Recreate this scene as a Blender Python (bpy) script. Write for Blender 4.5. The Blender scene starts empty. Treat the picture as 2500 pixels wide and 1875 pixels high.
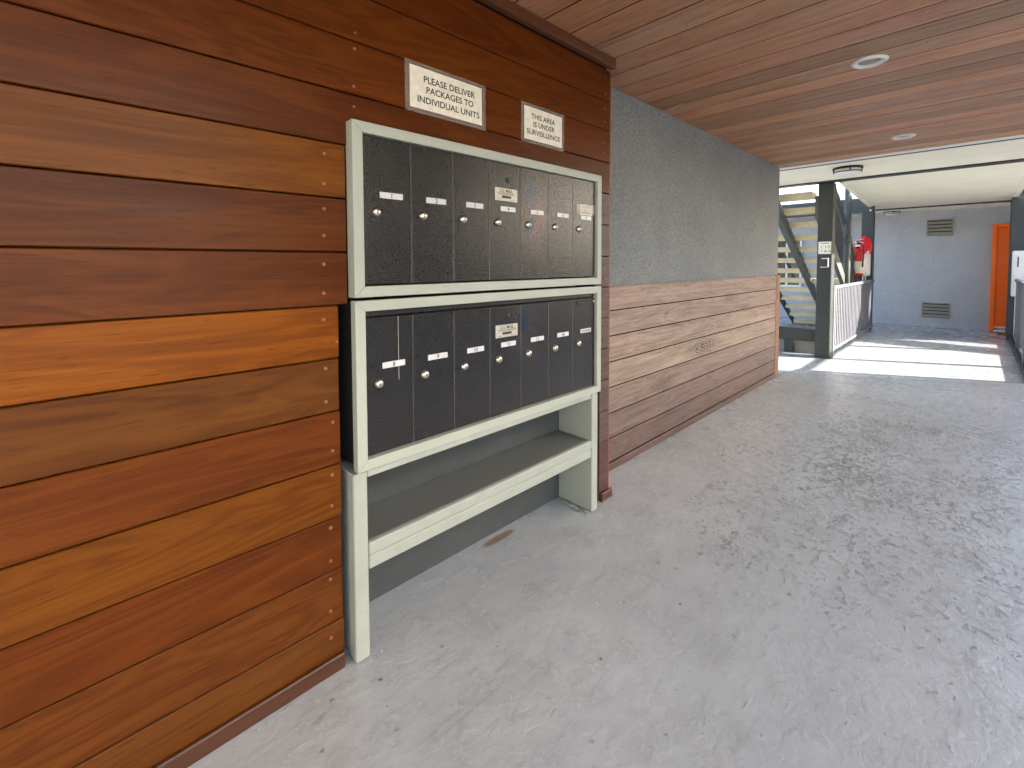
import bpy, bmesh, math, random
from mathutils import Vector, Matrix
random.seed(7)
R = math.radians
scene = bpy.context.scene
C = scene.collection

# ------------------------------------------------------------------ camera
YAW, PITCH, ROLL, CAMH = R(46.08), R(-2.35), R(-0.2), 1.33
fw = Vector((math.cos(YAW)*math.cos(PITCH), math.sin(YAW)*math.cos(PITCH), math.sin(PITCH)))
rt = Vector((math.sin(YAW), -math.cos(YAW), 0)); up = rt.cross(fw)
rt2 = rt*math.cos(ROLL)+up*math.sin(ROLL); up2 = up*math.cos(ROLL)-rt*math.sin(ROLL)
cd = bpy.data.cameras.new('camera'); cam = bpy.data.objects.new('camera', cd); C.objects.link(cam)
cam.matrix_world = Matrix(((rt2.x, up2.x, -fw.x, 0), (rt2.y, up2.y, -fw.y, 0), (rt2.z, up2.z, -fw.z, CAMH), (0, 0, 0, 1)))
cd.sensor_width = 36; cd.lens = 36*1094.4/2500; cd.shift_y = -(937.5-689.3)/2500
cd.clip_start = 0.02; cd.clip_end = 4000
scene.camera = cam

# ------------------------------------------------------------------ sky, sun, exposure
SUN_EL = 25.0; SUN_H = Vector((0.487, -0.874, 0)).normalized()
w = bpy.data.worlds.new('World'); scene.world = w; w.use_nodes = True
wn = w.node_tree.nodes; wl = w.node_tree.links; wn.clear()
sky = wn.new('ShaderNodeTexSky'); sky.sky_type = 'NISHITA'; sky.sun_disc = False
sky.sun_elevation = R(SUN_EL); sky.sun_rotation = math.atan2(SUN_H.x, SUN_H.y)
sky.air_density = 0.9; sky.dust_density = 3.0; sky.ozone_density = 0.75
bg = wn.new('ShaderNodeBackground'); bg.inputs['Strength'].default_value = 0.12
wo = wn.new('ShaderNodeOutputWorld'); wl.new(sky.outputs[0], bg.inputs[0]); wl.new(bg.outputs[0], wo.inputs[0])
sl = bpy.data.lights.new('sun', 'SUN'); sl.energy = 5.0; sl.angle = R(0.6); sl.color = (1.0, 0.945, 0.86)
so = bpy.data.objects.new('sun', sl); C.objects.link(so)
tosun = SUN_H*math.cos(R(SUN_EL))+Vector((0, 0, math.sin(R(SUN_EL))))
so.rotation_mode = 'QUATERNION'; so.rotation_quaternion = tosun.to_track_quat('Z', 'Y'); so.location = (10, -8, 9)
vs = scene.view_settings; vs.view_transform = 'Standard'; vs.look = 'None'; vs.gamma = 1; vs.exposure = 2.58
scene.render.engine = 'CYCLES'
scene.cycles.max_bounces = 7; scene.cycles.diffuse_bounces = 4; scene.cycles.glossy_bounces = 3
scene.cycles.use_adaptive_sampling = True; scene.cycles.adaptive_threshold = 0.03; scene.cycles.use_denoising = True
scene.cycles.caustics_reflective = False; scene.cycles.caustics_refractive = False; scene.cycles.sample_clamp_indirect = 8.0

# ------------------------------------------------------------------ helpers
WL = {}
def reg(o, loc): WL[o.name] = Vector(loc)
def tag(o, label=None, cat=None, group=None, kind=None):
    if label: o['label'] = label
    if cat: o['category'] = cat
    if group: o['group'] = group
    if kind: o['kind'] = kind
    return o
def thing(name, loc, label, cat, group=None):
    o = bpy.data.objects.new(name, None); o.empty_display_size = 0.1
    C.objects.link(o); o.location = loc; reg(o, loc); return tag(o, label, cat, group)
def box(bm, x0, x1, y0, y1, z0, z1, bev=0.0, seg=1):
    g = bmesh.ops.create_cube(bm, size=1)
    vs_ = g['verts']
    for v in vs_:
        v.co = Vector((x0 if v.co.x < 0 else x1, y0 if v.co.y < 0 else y1, z0 if v.co.z < 0 else z1))
    if bev > 0:
        ed = list({e for v in vs_ for e in v.link_edges})
        bmesh.ops.bevel(bm, geom=ed, offset=bev, segments=seg, affect='EDGES', profile=0.5)
    return bm
def poly(bm, pts, z0, z1):
    a = [bm.verts.new((x, y, z0)) for x, y in pts]; b = [bm.verts.new((x, y, z1)) for x, y in pts]
    n = len(pts); bm.faces.new(a[::-1]); bm.faces.new(b)
    for i in range(n): bm.faces.new((a[i], a[(i+1) % n], b[(i+1) % n], b[i]))
    bmesh.ops.recalc_face_normals(bm, faces=bm.faces[:]); return bm
def prism(bm, pts, fn):
    """pts: 2-D outline, fn(p, side) -> 3-D, side 0/1"""
    a = [bm.verts.new(fn(p, 0)) for p in pts]; b = [bm.verts.new(fn(p, 1)) for p in pts]
    n = len(pts); bm.faces.new(a[::-1]); bm.faces.new(b)
    for i in range(n): bm.faces.new((a[i], a[(i+1) % n], b[(i+1) % n], b[i]))
    bmesh.ops.recalc_face_normals(bm, faces=bm.faces[:]); return bm
def tube(bm, pts, r, n=10, cap=True):
    rings = []
    pts = [Vector(p) for p in pts]
    for i, p in enumerate(pts):
        d = (pts[min(i+1, len(pts)-1)]-pts[max(i-1, 0)]).normalized()
        a = d.orthogonal().normalized(); 
        ref = Vector((0, 0, 1)) if abs(d.z) < 0.9 else Vector((1, 0, 0))
        a = d.cross(ref).normalized(); b = d.cross(a).normalized()
        rr = r[i] if isinstance(r, (list, tuple)) else r
        rings.append([bm.verts.new(p+a*rr*math.cos(2*math.pi*k/n)+b*rr*math.sin(2*math.pi*k/n)) for k in range(n)])
    for i in range(len(rings)-1):
        for k in range(n):
            f = bm.faces.new((rings[i][k], rings[i][(k+1) % n], rings[i+1][(k+1) % n], rings[i+1][k])); f.smooth = True
    if cap:
        bm.faces.new(rings[0]); bm.faces.new(rings[-1])
    bmesh.ops.recalc_face_normals(bm, faces=bm.faces[:]); return bm
def lathe(bm, prof, cx, cy, cz, n=32, axis='Z', smooth=True):
    """prof: list of (r, h) along the axis"""
    rings = []
    for r, h in prof:
        ring = []
        for k in range(n):
            a = 2*math.pi*k/n; u, v = r*math.cos(a), r*math.sin(a)
            co = {'Z': (cx+u, cy+v, cz+h), 'Y': (cx+u, cy+h, cz+v), 'X': (cx+h, cy+u, cz+v)}[axis]
            ring.append(bm.verts.new(co))
        rings.append(ring)
    for i in range(len(rings)-1):
        for k in range(n):
            f = bm.faces.new((rings[i][k], rings[i][(k+1) % n], rings[i+1][(k+1) % n], rings[i+1][k])); f.smooth = smooth
    if prof[0][0] > 1e-6: bm.faces.new(rings[0])
    if prof[-1][0] > 1e-6: bm.faces.new(rings[-1])
    bmesh.ops.remove_doubles(bm, verts=bm.verts[:], dist=1e-6)
    bmesh.ops.recalc_face_normals(bm, faces=bm.faces[:]); return bm
def B(): return bmesh.new()
def part(name, bm, mat, parent=None, color=None):
    xs = [v.co for v in bm.verts]
    lo = Vector((min(v.x for v in xs), min(v.y for v in xs), min(v.z for v in xs)))
    hi = Vector((max(v.x for v in xs), max(v.y for v in xs), max(v.z for v in xs)))
    c = (lo+hi)/2
    bmesh.ops.translate(bm, verts=bm.verts[:], vec=-c)
    me = bpy.data.meshes.new(name); bm.to_mesh(me); bm.free()
    me.materials.append(mat)
    o = bpy.data.objects.new(name, me); C.objects.link(o)
    pl = WL[parent.name] if parent else Vector((0, 0, 0))
    o.parent = parent; o.location = c-pl; reg(o, c)
    if color: o.color = (*color, 1)
    return o
def pbox(name, b, mat, parent=None, bev=0.0, color=None, seg=1):
    return part(name, box(B(), *b, bev=bev, seg=seg), mat, parent, color)
def copy_part(o, wloc, parent, color=None):
    c = o.copy(); C.objects.link(c); c.parent = parent
    c.location = Vector(wloc)-(WL[parent.name] if parent else Vector((0, 0, 0))); reg(c, wloc)
    if color: c.color = (*color, 1)
    return c
def text(name, body, mat, parent, center, width=None, height=None, face='-Y', space=1.0, off=0.016, line=1.0, depth=0.0004):
    cu = bpy.data.curves.new('t', 'FONT'); cu.body = body; cu.align_x = 'CENTER'; cu.size = 1
    cu.space_character = space; cu.offset = off; cu.space_line = line; cu.resolution_u = 3
    ob = bpy.data.objects.new('t', cu); C.objects.link(ob)
    bpy.context.view_layer.update()
    dg = bpy.context.evaluated_depsgraph_get()
    me = bpy.data.meshes.new_from_object(ob.evaluated_get(dg))
    bpy.data.objects.remove(ob)
    bm = B(); bm.from_mesh(me); bpy.data.meshes.remove(me)
    xs = [v.co.x for v in bm.verts]; ys = [v.co.y for v in bm.verts]
    cx, cy = (min(xs)+max(xs))/2, (min(ys)+max(ys))/2; wd, ht = max(xs)-min(xs), max(ys)-min(ys)
    sx = width/wd if width else None; sy = height/ht if height else None
    sx = sx or sy; sy = sy or sx
    ctr = Vector(center)
    for v in bm.verts:
        a, b = (v.co.x-cx)*sx, (v.co.y-cy)*sy
        v.co = ctr+(Vector((a, 0, b)) if face == '-Y' else Vector((0, -a, b)))
    return part(name, bm, mat, parent)

# ------------------------------------------------------------------ materials
def nodes(name):
    m = bpy.data.materials.new(name); m.use_nodes = True
    nt = m.node_tree; bs = nt.nodes['Principled BSDF']; return m, nt, bs
class N:
    """small node-graph helper"""
    def __init__(s, nt): s.nt = nt
    def n(s, t, **k):
        x = s.nt.nodes.new(t)
        for a, v in k.items(): setattr(x, a, v)
        return x
    def l(s, a, b): s.nt.links.new(a, b)
    def math(s, op, a, b=None, c=None, clamp=False):
        x = s.n('ShaderNodeMath', operation=op); x.use_clamp = clamp
        for i, v in enumerate((a, b, c)):
            if v is None: continue
            if isinstance(v, (int, float)): x.inputs[i].default_value = v
            else: s.l(v, x.inputs[i])
        return x.outputs[0]
    def mix(s, f, a, b, mode='MIX'):
        x = s.n('ShaderNodeMix', data_type='RGBA', blend_type=mode)
        for i, v in ((0, f), (6, a), (7, b)):
            if isinstance(v, (int, float)): x.inputs[i].default_value = v
            elif isinstance(v, tuple): x.inputs[i].default_value = (*v, 1)
            else: s.l(v, x.inputs[i])
        return x.outputs[2]
    def noise(s, vec, scale, detail=2, rough=0.5, dist=0.0):
        x = s.n('ShaderNodeTexNoise'); x.inputs['Scale'].default_value = scale; x.inputs['Detail'].default_value = detail
        x.inputs['Roughness'].default_value = rough; x.inputs['Distortion'].default_value = dist
        s.l(vec, x.inputs['Vector']); return x.outputs['Fac']
    def mapv(s, vec, sc, loc=(0, 0, 0)):
        x = s.n('ShaderNodeMapping'); x.inputs['Scale'].default_value = sc; x.inputs['Location'].default_value = loc
        s.l(vec, x.inputs['Vector']); return x.outputs[0]
    def ramp(s, f, stops):
        x = s.n('ShaderNodeValToRGB'); e = x.color_ramp.elements
        while len(e) < len(stops): e.new(0.5)
        for i, (p, c) in enumerate(stops):
            e[i].position = p; e[i].color = (*c, 1) if isinstance(c, tuple) else (c, c, c, 1)
        s.l(f, x.inputs[0]); return x.outputs[0]
    def rng(s, f, a, b, c=0.0, d=1.0):
        x = s.n('ShaderNodeMapRange'); x.clamp = True
        for i, v in zip((1, 2, 3, 4), (a, b, c, d)): x.inputs[i].default_value = v
        s.l(f, x.inputs[0]); return x.outputs[0]
    def bump(s, h, strength, dist, prev=None):
        x = s.n('ShaderNodeBump'); x.inputs['Strength'].default_value = strength; x.inputs['Distance'].default_value = dist
        s.l(h, x.inputs['Height'])
        if prev: s.l(prev, x.inputs['Normal'])
        return x.outputs[0]
    def pos(s):
        return s.n('ShaderNodeNewGeometry').outputs['Position']

def wood(name, along, dark, mid, light, rough=0.35, weather=None, wamt=0.0, coat=0.0, figure=0.55, spec=0.5, fibamt=0.5, fw2=0.45, knots=()):
    m, nt, bs = nodes(name); g = N(nt)
    tc = g.n('ShaderNodeTexCoord'); oi = g.n('ShaderNodeObjectInfo')
    cmb = g.n('ShaderNodeCombineXYZ')
    for i, k in enumerate((31.7, 17.3, 23.9)): g.l(g.math('MULTIPLY', oi.outputs['Random'], k), cmb.inputs[i])
    va = g.n('ShaderNodeVectorMath', operation='ADD'); g.l(tc.outputs['Object'], va.inputs[0]); g.l(cmb.outputs[0], va.inputs[1])
    v = va.outputs[0]
    def st(a, b): return g.mapv(v, (a, b, b) if along == 'X' else (b, a, b))
    f1 = g.noise(st(0.55, 4.0), 1.4, 3, 0.5, 1.3)
    bands = g.math('ADD', g.math('MULTIPLY', g.math('SINE', g.math('MULTIPLY', f1, 46)), 0.5), 0.5)
    broad = g.noise(st(0.8, 6.0), 1.0, 2, 0.5, 0.4)
    fib = g.noise(st(5, 240), 1.0, 2, 0.6)
    fib2 = g.noise(st(1.6, 60), 1.0, 2, 0.6)
    t = g.math('ADD', g.math('MULTIPLY', bands, figure*0.5), g.math('MULTIPLY', broad, 1-figure*0.5))
    t = g.math('ADD', g.math('MULTIPLY', t, 1-fw2), g.math('MULTIPLY', fib2, fw2))
    col = g.ramp(t, [(0.22, dark), (0.5, mid), (0.78, light)])
    col = g.mix(g.rng(fib, 0.3, 0.7, 0.0, fibamt), col, g.mix(1.0, col, (0.55, 0.5, 0.48), 'MULTIPLY'))
    if weather:
        wn_ = g.noise(g.mapv(v, (2.2, 2.2, 2.2)), 1.0, 5, 0.65, 0.5)
        col = g.mix(g.math('MULTIPLY', g.rng(wn_, 0.35, 0.7), wamt), col, g.mix(g.rng(fib2, 0.3, 0.7), weather, tuple(c*1.7 for c in weather)))
        pores = g.rng(g.noise(st(9, 170), 1.0, 2, 0.5), 0.62, 0.7)
        col = g.mix(g.math('MULTIPLY', pores, 0.6), col, g.mix(1.0, col, (0.3, 0.27, 0.26), 'MULTIPLY'))
    else:
        pores = g.rng(g.noise(st(14, 210), 1.0, 1, 0.5), 0.66, 0.72)
        col = g.mix(g.math('MULTIPLY', pores, 0.45), col, g.mix(1.0, col, (0.35, 0.3, 0.3), 'MULTIPLY'))
    for kx, kz, kr in knots:
        kd = g.n('ShaderNodeVectorMath', operation='DISTANCE')
        wob = g.noise(g.mapv(g.pos(), (5, 5, 16)), 1.0, 3, 0.6, 0.5)
        g.l(g.mapv(g.pos(), (0.26, 0, 1.0)), kd.inputs[0]); kd.inputs[1].default_value = (kx*0.26, 0, kz)
        dd = g.math('ADD', kd.outputs['Value'], g.math('MULTIPLY', g.math('SUBTRACT', wob, 0.5), kr*0.9))
        ring = g.rng(g.math('SINE', g.math('MULTIPLY', dd, 5.2*3.1416*2/kr)), -0.1, 0.8)
        km = g.math('MULTIPLY', g.rng(dd, kr*1.35, kr*0.5), 0.95)
        col = g.mix(g.math('MULTIPLY', ring, km), col, g.mix(1.0, col, (0.22, 0.19, 0.19), 'MULTIPLY'))
    col = g.mix(1.0, col, oi.outputs['Color'], 'MULTIPLY')
    g.l(col, bs.inputs['Base Color'])
    g.l(g.math('ADD', rough-0.08, g.math('MULTIPLY', g.noise(st(2, 18), 1.0, 3, 0.6), 0.2)), bs.inputs['Roughness'])
    bs.inputs['Specular IOR Level'].default_value = spec
    bs.inputs['Coat Weight'].default_value = coat; bs.inputs['Coat Roughness'].default_value = 0.22
    g.l(g.bump(fib, 0.25 if weather else 0.12, 0.0012, g.bump(broad, 0.25, 0.004)), bs.inputs['Normal'])
    return m

def paint(name, col, rough=0.5, var=0.12, bump=0.15, bscale=60, dirt=0.0, dirtcol=(0.1, 0.09, 0.07), spec=0.4, obj=False):
    m, nt, bs = nodes(name); g = N(nt); p = g.pos()
    n1 = g.noise(p, 3.1, 5, 0.6); n2 = g.noise(p, bscale, 3, 0.55)
    c = g.mix(g.rng(n1, 0.3, 0.7), tuple(x*(1-var) for x in col), tuple(min(1, x*(1+var)) for x in col))
    if dirt:
        d = g.rng(g.noise(p, 9, 6, 0.7, 0.8), 0.56, 0.72)
        c = g.mix(g.math('MULTIPLY', d, dirt), c, dirtcol)
    if obj:
        oi = g.n('ShaderNodeObjectInfo'); c = g.mix(1.0, c, oi.outputs['Color'], 'MULTIPLY')
    g.l(c, bs.inputs['Base Color']); g.l(g.rng(n1, 0.2, 0.8, rough-0.08, rough+0.1), bs.inputs['Roughness'])
    bs.inputs['Specular IOR Level'].default_value = spec
    g.l(g.bump(n2, bump, 0.002), bs.inputs['Normal'])
    return m
def stucco(name, col, scale=70, dist=0.006, streak=0.25, var=0.2, amp=0.1):
    m, nt, bs = nodes(name); g = N(nt); p = g.pos()
    n = g.noise(p, scale, 5, 0.62, 0.4); v = g.n('ShaderNodeTexVoronoi'); v.inputs['Scale'].default_value = scale*1.1
    g.l(p, v.inputs['Vector'])
    h = g.math('ADD', n, g.math('MULTIPLY', v.outputs['Distance'], 0.5))
    blot = g.noise(p, 2.3, 5, 0.6); st = g.noise(g.mapv(p, (14, 14, 0.9)), 1.0, 4, 0.6)
    c = g.mix(g.rng(blot, 0.3, 0.7), tuple(x*(1-var) for x in col), tuple(x*(1+var) for x in col))
    c = g.mix(g.math('MULTIPLY', g.rng(st, 0.45, 0.75), streak), c, tuple(x*0.5 for x in col))
    c = g.mix(g.rng(h, 0.55, 1.0), g.mix(1.0, c, (1-amp*1.3,)*3, 'MULTIPLY'), g.mix(1.0, c, (1+amp,)*3, 'MULTIPLY'))
    g.l(c, bs.inputs['Base Color']); bs.inputs['Roughness'].default_value = 0.8
    g.l(g.bump(h, 0.9, dist), bs.inputs['Normal'])
    return m
def plain(name, col, rough=0.5, metal=0.0, spec=0.5):
    m, nt, bs = nodes(name); g = N(nt)
    n = g.noise(g.pos(), 35, 4, 0.6)
    g.l(g.mix(g.rng(n, 0.3, 0.7), tuple(x*0.88 for x in col), tuple(min(1, x*1.1) for x in col)), bs.inputs['Base Color'])
    bs.inputs['Roughness'].default_value = rough; bs.inputs['Metallic'].default_value = metal
    bs.inputs['Specular IOR Level'].default_value = spec
    return m

M = {}
M['plank'] = wood('varnished_wood', 'X', (0.060, 0.0135, 0.0014), (0.104, 0.0262, 0.0028), (0.150, 0.043, 0.0047), rough=0.36, coat=0.0, figure=0.5, spec=0.14, fibamt=0.3, fw2=0.3)
M['plank_end'] = wood('varnished_wood_grey', 'X', (0.12, 0.05, 0.03), (0.2, 0.085, 0.05), (0.28, 0.13, 0.085), rough=0.5, weather=(0.16, 0.10, 0.085), wamt=0.5)
M['ceil'] = wood('ceiling_wood', 'Y', (0.23, 0.088, 0.038), (0.50, 0.220, 0.104), (0.69, 0.37, 0.195), rough=0.46, weather=(0.36, 0.24, 0.15), wamt=0.5, figure=0.35)
M['wains'] = wood('weathered_wood', 'X', (0.11, 0.078, 0.060), (0.35, 0.268, 0.215), (0.53, 0.425, 0.345), rough=0.55, weather=(0.19, 0.145, 0.122), wamt=0.6, figure=0.45, knots=((3.84, 0.618, 0.078), (4.42, 1.01, 0.05), (3.13, 0.43, 0.045)))
M['trimwood'] = wood('trim_wood', 'X', (0.16, 0.05, 0.02), (0.25, 0.09, 0.04), (0.33, 0.13, 0.06), rough=0.45)
M['trimv'] = wood('corner_trim_wood', 'X', (0.16, 0.075, 0.04), (0.27, 0.135, 0.07), (0.35, 0.19, 0.1), rough=0.5)
M['gap'] = plain('painted_groove_shadow', (0.010, 0.005, 0.004), 0.9, 0.0, 0.1)  # near-black backing almost flush, colouring in the shade between planks
M['dark'] = plain('dark_gap', (0.012, 0.009, 0.008), 0.9)
M['stucco'] = stucco('grey_stucco', (0.275, 0.287, 0.280), 52, 0.018, 0.06, 0.10, amp=0.16)
M['stucco_far'] = stucco('blue_grey_stucco', (0.44, 0.445, 0.47), 38, 0.008, 0.06, 0.06, amp=0.07)
M['stucco_right'] = stucco('cream_stucco', (0.55, 0.535, 0.48), 55, 0.004, 0.1, 0.06)
M['sage'] = paint('sage_paint', (0.385, 0.41, 0.345), 0.45, 0.05, 0.12, 80, 0.12, (0.30, 0.29, 0.22))
M['sage_d'] = paint('sage_paint_worn', (0.35, 0.372, 0.32), 0.5, 0.08, 0.25, 45, 0.35, (0.26, 0.26, 0.21))
M['paper'] = plain('cream_paper', (0.78, 0.74, 0.62), 0.6)
M['ink'] = plain('black_ink', (0.015, 0.014, 0.013), 0.6)
M['plate'] = plain('white_plate', (0.62, 0.62, 0.62), 0.35)
M['steel'] = plain('brushed_steel', (0.62, 0.58, 0.5), 0.3, 1.0)
M['copper'] = plain('copper_screw', (0.34, 0.13, 0.07), 0.4, 0.9)
M['usplate'] = plain('metal_label', (0.55, 0.52, 0.44), 0.4, 0.3)
M['soffit'] = paint('cream_soffit', (0.92, 0.87, 0.70), 0.7, 0.04, 0.1, 40, 0.06, (0.5, 0.38, 0.25))
M['white'] = paint('white_paint', (0.78, 0.77, 0.74), 0.5, 0.03, 0.1, 50)
M['steelgrey'] = paint('dark_grey_paint', (0.027, 0.030, 0.025), 0.5, 0.15, 0.15, 70, 0.2, (0.13, 0.13, 0.11))
M['bluegrey'] = paint('slate_paint', (0.045, 0.052, 0.054), 0.5, 0.12, 0.15, 70)
M['picket'] = paint('picket_paint', (0.125, 0.125, 0.14), 0.45, 0.06, 0.1, 70)
M['darkpicket'] = paint('dark_picket_paint', (0.045, 0.05, 0.055), 0.5)
M['tread'] = paint('concrete_tread', (0.64, 0.56, 0.37), 0.75, 0.12, 0.4, 55, 0.3, (0.25, 0.2, 0.12))
M['pipe'] = paint('pipe_paint', (0.08, 0.092, 0.082), 0.5, 0.08, 0.1, 50)
M['orange'] = paint('orange_paint', (1.0, 0.15, 0.0), 0.4, 0.03, 0.05, 50)
M['red'] = paint('red_paint', (0.62, 0.012, 0.012), 0.3, 0.05, 0.05, 40)
M['cloth'] = paint('red_vinyl', (0.8, 0.008, 0.02), 0.35, 0.08, 0.3, 30)
M['label'] = plain('cream_label', (0.75, 0.66, 0.5), 0.5)
M['bronze'] = plain('bronze_trim', (0.035, 0.02, 0.015), 0.4, 0.6)
M['diff'] = plain('opal_glass', (0.85, 0.85, 0.82), 0.3)
M['black'] = plain('black_plastic', (0.02, 0.02, 0.02), 0.45)
M['mat'] = paint('coir_mat', (0.20, 0.09, 0.04), 0.95, 0.2, 0.8, 200)
M['glass'] = plain('dark_glass', (0.015, 0.017, 0.02), 0.08)
M['asphalt'] = paint('courtyard_concrete', (0.42, 0.415, 0.40), 0.9, 0.2, 0.6, 90)
M['vent'] = paint('vent_paint', (0.24, 0.225, 0.19), 0.6, 0.05)
M['straw'] = plain('dry_straw', (0.6, 0.45, 0.28), 0.7)

def laminate():
    m, nt, bs = nodes('clear_laminate'); bs.inputs['Base Color'].default_value = (0.42, 0.36, 0.32, 1)
    bs.inputs['Alpha'].default_value = 0.28; bs.inputs['Roughness'].default_value = 0.18; return m
M['lam'] = laminate(); M['bead'] = plain('worn_edge', (0.22, 0.205, 0.18), 0.4, 0.8)
def door_metal():
    m, nt, bs = nodes('bronze_mail_door'); g = N(nt); p = g.pos()
    n = g.noise(p, 300, 1, 0.6); n2 = g.noise(g.mapv(p, (60, 60, 420)), 1.0, 2, 0.5); b = g.noise(p, 4, 3, 0.5)
    g.l(g.mix(g.rng(n, 0.38, 0.62), (0.0035, 0.003, 0.0022), (0.011, 0.0095, 0.0075)), bs.inputs['Base Color'])
    bs.inputs['Metallic'].default_value = 0.0; bs.inputs['IOR'].default_value = 1.62
    g.l(g.rng(n, 0.35, 0.65, 0.18, 0.32), bs.inputs['Roughness'])
    # faint rainbow reflection painted in at two fixed spots: only tints the highlights
    mask = None
    for c_, r_ in (((1.50, 1.40, 1.54), 0.20), ((1.43, 1.40, 1.02), 0.18)):
        d_ = g.n('ShaderNodeVectorMath', operation='DISTANCE'); g.l(g.mapv(p, (1.6, 1, 0.9)), d_.inputs[0]); d_.inputs[1].default_value = (c_[0]*1.6, c_[1], c_[2]*0.9)
        f_ = g.rng(d_.outputs['Value'], r_, r_*0.3)
        mask = f_ if mask is None else g.math('ADD', mask, f_)
    hue = g.noise(g.mapv(p, (1.6, 1, 1)), 8.0, 1, 0.4, 0.5)
    rb = g.ramp(hue, [(0.25, (0.30, 0.62, 1.0)), (0.40, (0.22, 0.5, 1.0)), (0.49, (1.0, 0.72, 0.42)), (0.60, (1.0, 0.62, 0.7)), (0.75, (0.35, 0.75, 1.0))])
    g.l(g.mix(g.math('MULTIPLY', mask, 0.75), (1.0, 1.0, 1.0), rb), bs.inputs['Specular Tint'])
    g.l(g.math('ADD', 0.5, g.math('MULTIPLY', mask, 0.3)), bs.inputs['Specular IOR Level'])
    g.l(g.bump(n, 1.0, 0.0008, g.bump(n2, 0.15, 0.0008, g.bump(b, 0.1, 0.004))), bs.inputs['Normal'])
    return m
M['door'] = door_metal()
def floor_mat():
    m, nt, bs = nodes('painted_concrete'); g = N(nt); p = g.pos()
    sp = g.n('ShaderNodeSeparateXYZ'); g.l(p, sp.inputs[0]); X, Y = sp.outputs[0], sp.outputs[1]
    big = g.noise(p, 0.9, 4, 0.6); mid = g.noise(p, 5.5, 5, 0.65)
    base = g.mix(g.rng(big, 0.3, 0.7), (0.325, 0.345, 0.354), (0.41, 0.43, 0.438))
    base = g.mix(g.math('MULTIPLY', g.rng(mid, 0.42, 0.7), 0.5), base, (0.28, 0.292, 0.297))
    # worn walking line: peeled flakes are denser there
    wear = g.math('MULTIPLY', g.rng(X, 1.2, 2.9), g.rng(X, 6.4, 5.0))
    wear = g.math('MULTIPLY', wear, g.math('MULTIPLY', g.rng(Y, 1.5, 0.8), g.rng(Y, -0.8, -0.3)))
    wear = g.math('ADD', 0.34, g.math('MULTIPLY', wear, g.rng(g.noise(p, 1.5, 3, 0.6), 0.25, 0.62, 0.15, 0.72)))
    pv = g.mapv(p, (1.0, 1.3, 1))
    f1 = g.noise(pv, 19, 7, 0.66, 0.6); f2 = g.noise(g.mapv(pv, (1, 1, 1), (7.3, 2.1, 0)), 34, 6, 0.66, 0.8)
    vary = g.rng(g.noise(p, 2.6, 4, 0.6), 0.35, 0.65, 0.25, 1.0)
    e1 = g.math('MULTIPLY', vary, g.rng(g.math('SUBTRACT', f1, g.math('SUBTRACT', 0.76, g.math('MULTIPLY', wear, 0.235))), -0.01, 0.03))
    e3 = g.rng(g.math('SUBTRACT', g.noise(g.mapv(pv, (1, 1, 1), (3.3, 9.1, 0)), 8, 7, 0.68, 0.5), g.math('SUBTRACT', 0.76, g.math('MULTIPLY', wear, 0.24))), 0.0, 0.010)
    e2 = g.rng(g.math('SUBTRACT', f2, g.math('SUBTRACT', 0.775, g.math('MULTIPLY', wear, 0.165))), 0.0, 0.015)
    c = g.mix(g.math('MULTIPLY', g.math('MULTIPLY', e3, vary), 0.75), base, (0.25, 0.25, 0.235))
    c = g.mix(g.math('MULTIPLY', e1, 0.8), c, (0.19, 0.19, 0.18))
    c = g.mix(g.math('MULTIPLY', g.math('MULTIPLY', e2, vary), 0.9), c, (0.085, 0.082, 0.075))
    # scuffs
    sc_ = g.noise(g.mapv(p, (3, 26, 1)), 1.0, 5, 0.7, 0.6)
    c = g.mix(g.math('MULTIPLY', g.rng(sc_, 0.58, 0.75), 0.45), c, (0.18, 0.18, 0.17))
    # dark spots and gum, two sizes
    spot = None
    for sc, thr, rr, jit, off in ((6.0, 0.5, 0.15, 0.07, 0.0), (14.0, 0.62, 0.30, 0.10, 4.7)):
        vo = g.n('ShaderNodeTexVoronoi'); vo.inputs['Scale'].default_value = sc
        g.l(g.mapv(p, (1, 1, 0), (off, off*1.7, 0)), vo.inputs['Vector'])
        pick = g.n('ShaderNodeSeparateColor'); g.l(vo.outputs['Color'], pick.inputs[0])
        rad = g.math('MULTIPLY', g.math('SUBTRACT', pick.outputs[0], thr), rr)
        dist = g.math('ADD', vo.outputs['Distance'], g.math('MULTIPLY', g.math('SUBTRACT', g.noise(p, sc*7, 3), 0.5), jit*2))
        sp1 = g.rng(g.math('SUBTRACT', rad, dist), -0.015, 0.015)
        c = g.mix(g.math('MULTIPLY', sp1, g.rng(pick.outputs[1], 0, 1, 0.15, 0.85)), c, (0.085, 0.083, 0.078))
    # rust / damp stain beside the niche
    v2 = g.n('ShaderNodeVectorMath', operation='DISTANCE'); g.l(g.mapv(p, (1, 4.5, 1)), v2.inputs[0]); v2.inputs[1].default_value = (1.43, 7.10, 0)
    c = g.mix(g.math('MULTIPLY', g.rng(g.math('ADD', v2.outputs['Value'], g.math('MULTIPLY', mid, 0.1)), 0.16, 0.12), 0.8), c, (0.18, 0.095, 0.035))
    g.l(c, bs.inputs['Base Color'])
    rg = g.math('ADD', 0.15, g.math('MULTIPLY', mid, 0.22)); rg = g.math('ADD', rg, g.math('MULTIPLY', e1, 0.2))
    g.l(rg, bs.inputs['Roughness']); bs.inputs['Specular IOR Level'].default_value = 0.6
    hgt = g.math('SUBTRACT', g.math('ADD', g.math('MULTIPLY', mid, 1.3), g.math('MULTIPLY', f1, 0.5)), g.math('ADD', g.math('MULTIPLY', e1, 0.5), g.math('MULTIPLY', e2, 0.5)))
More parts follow.
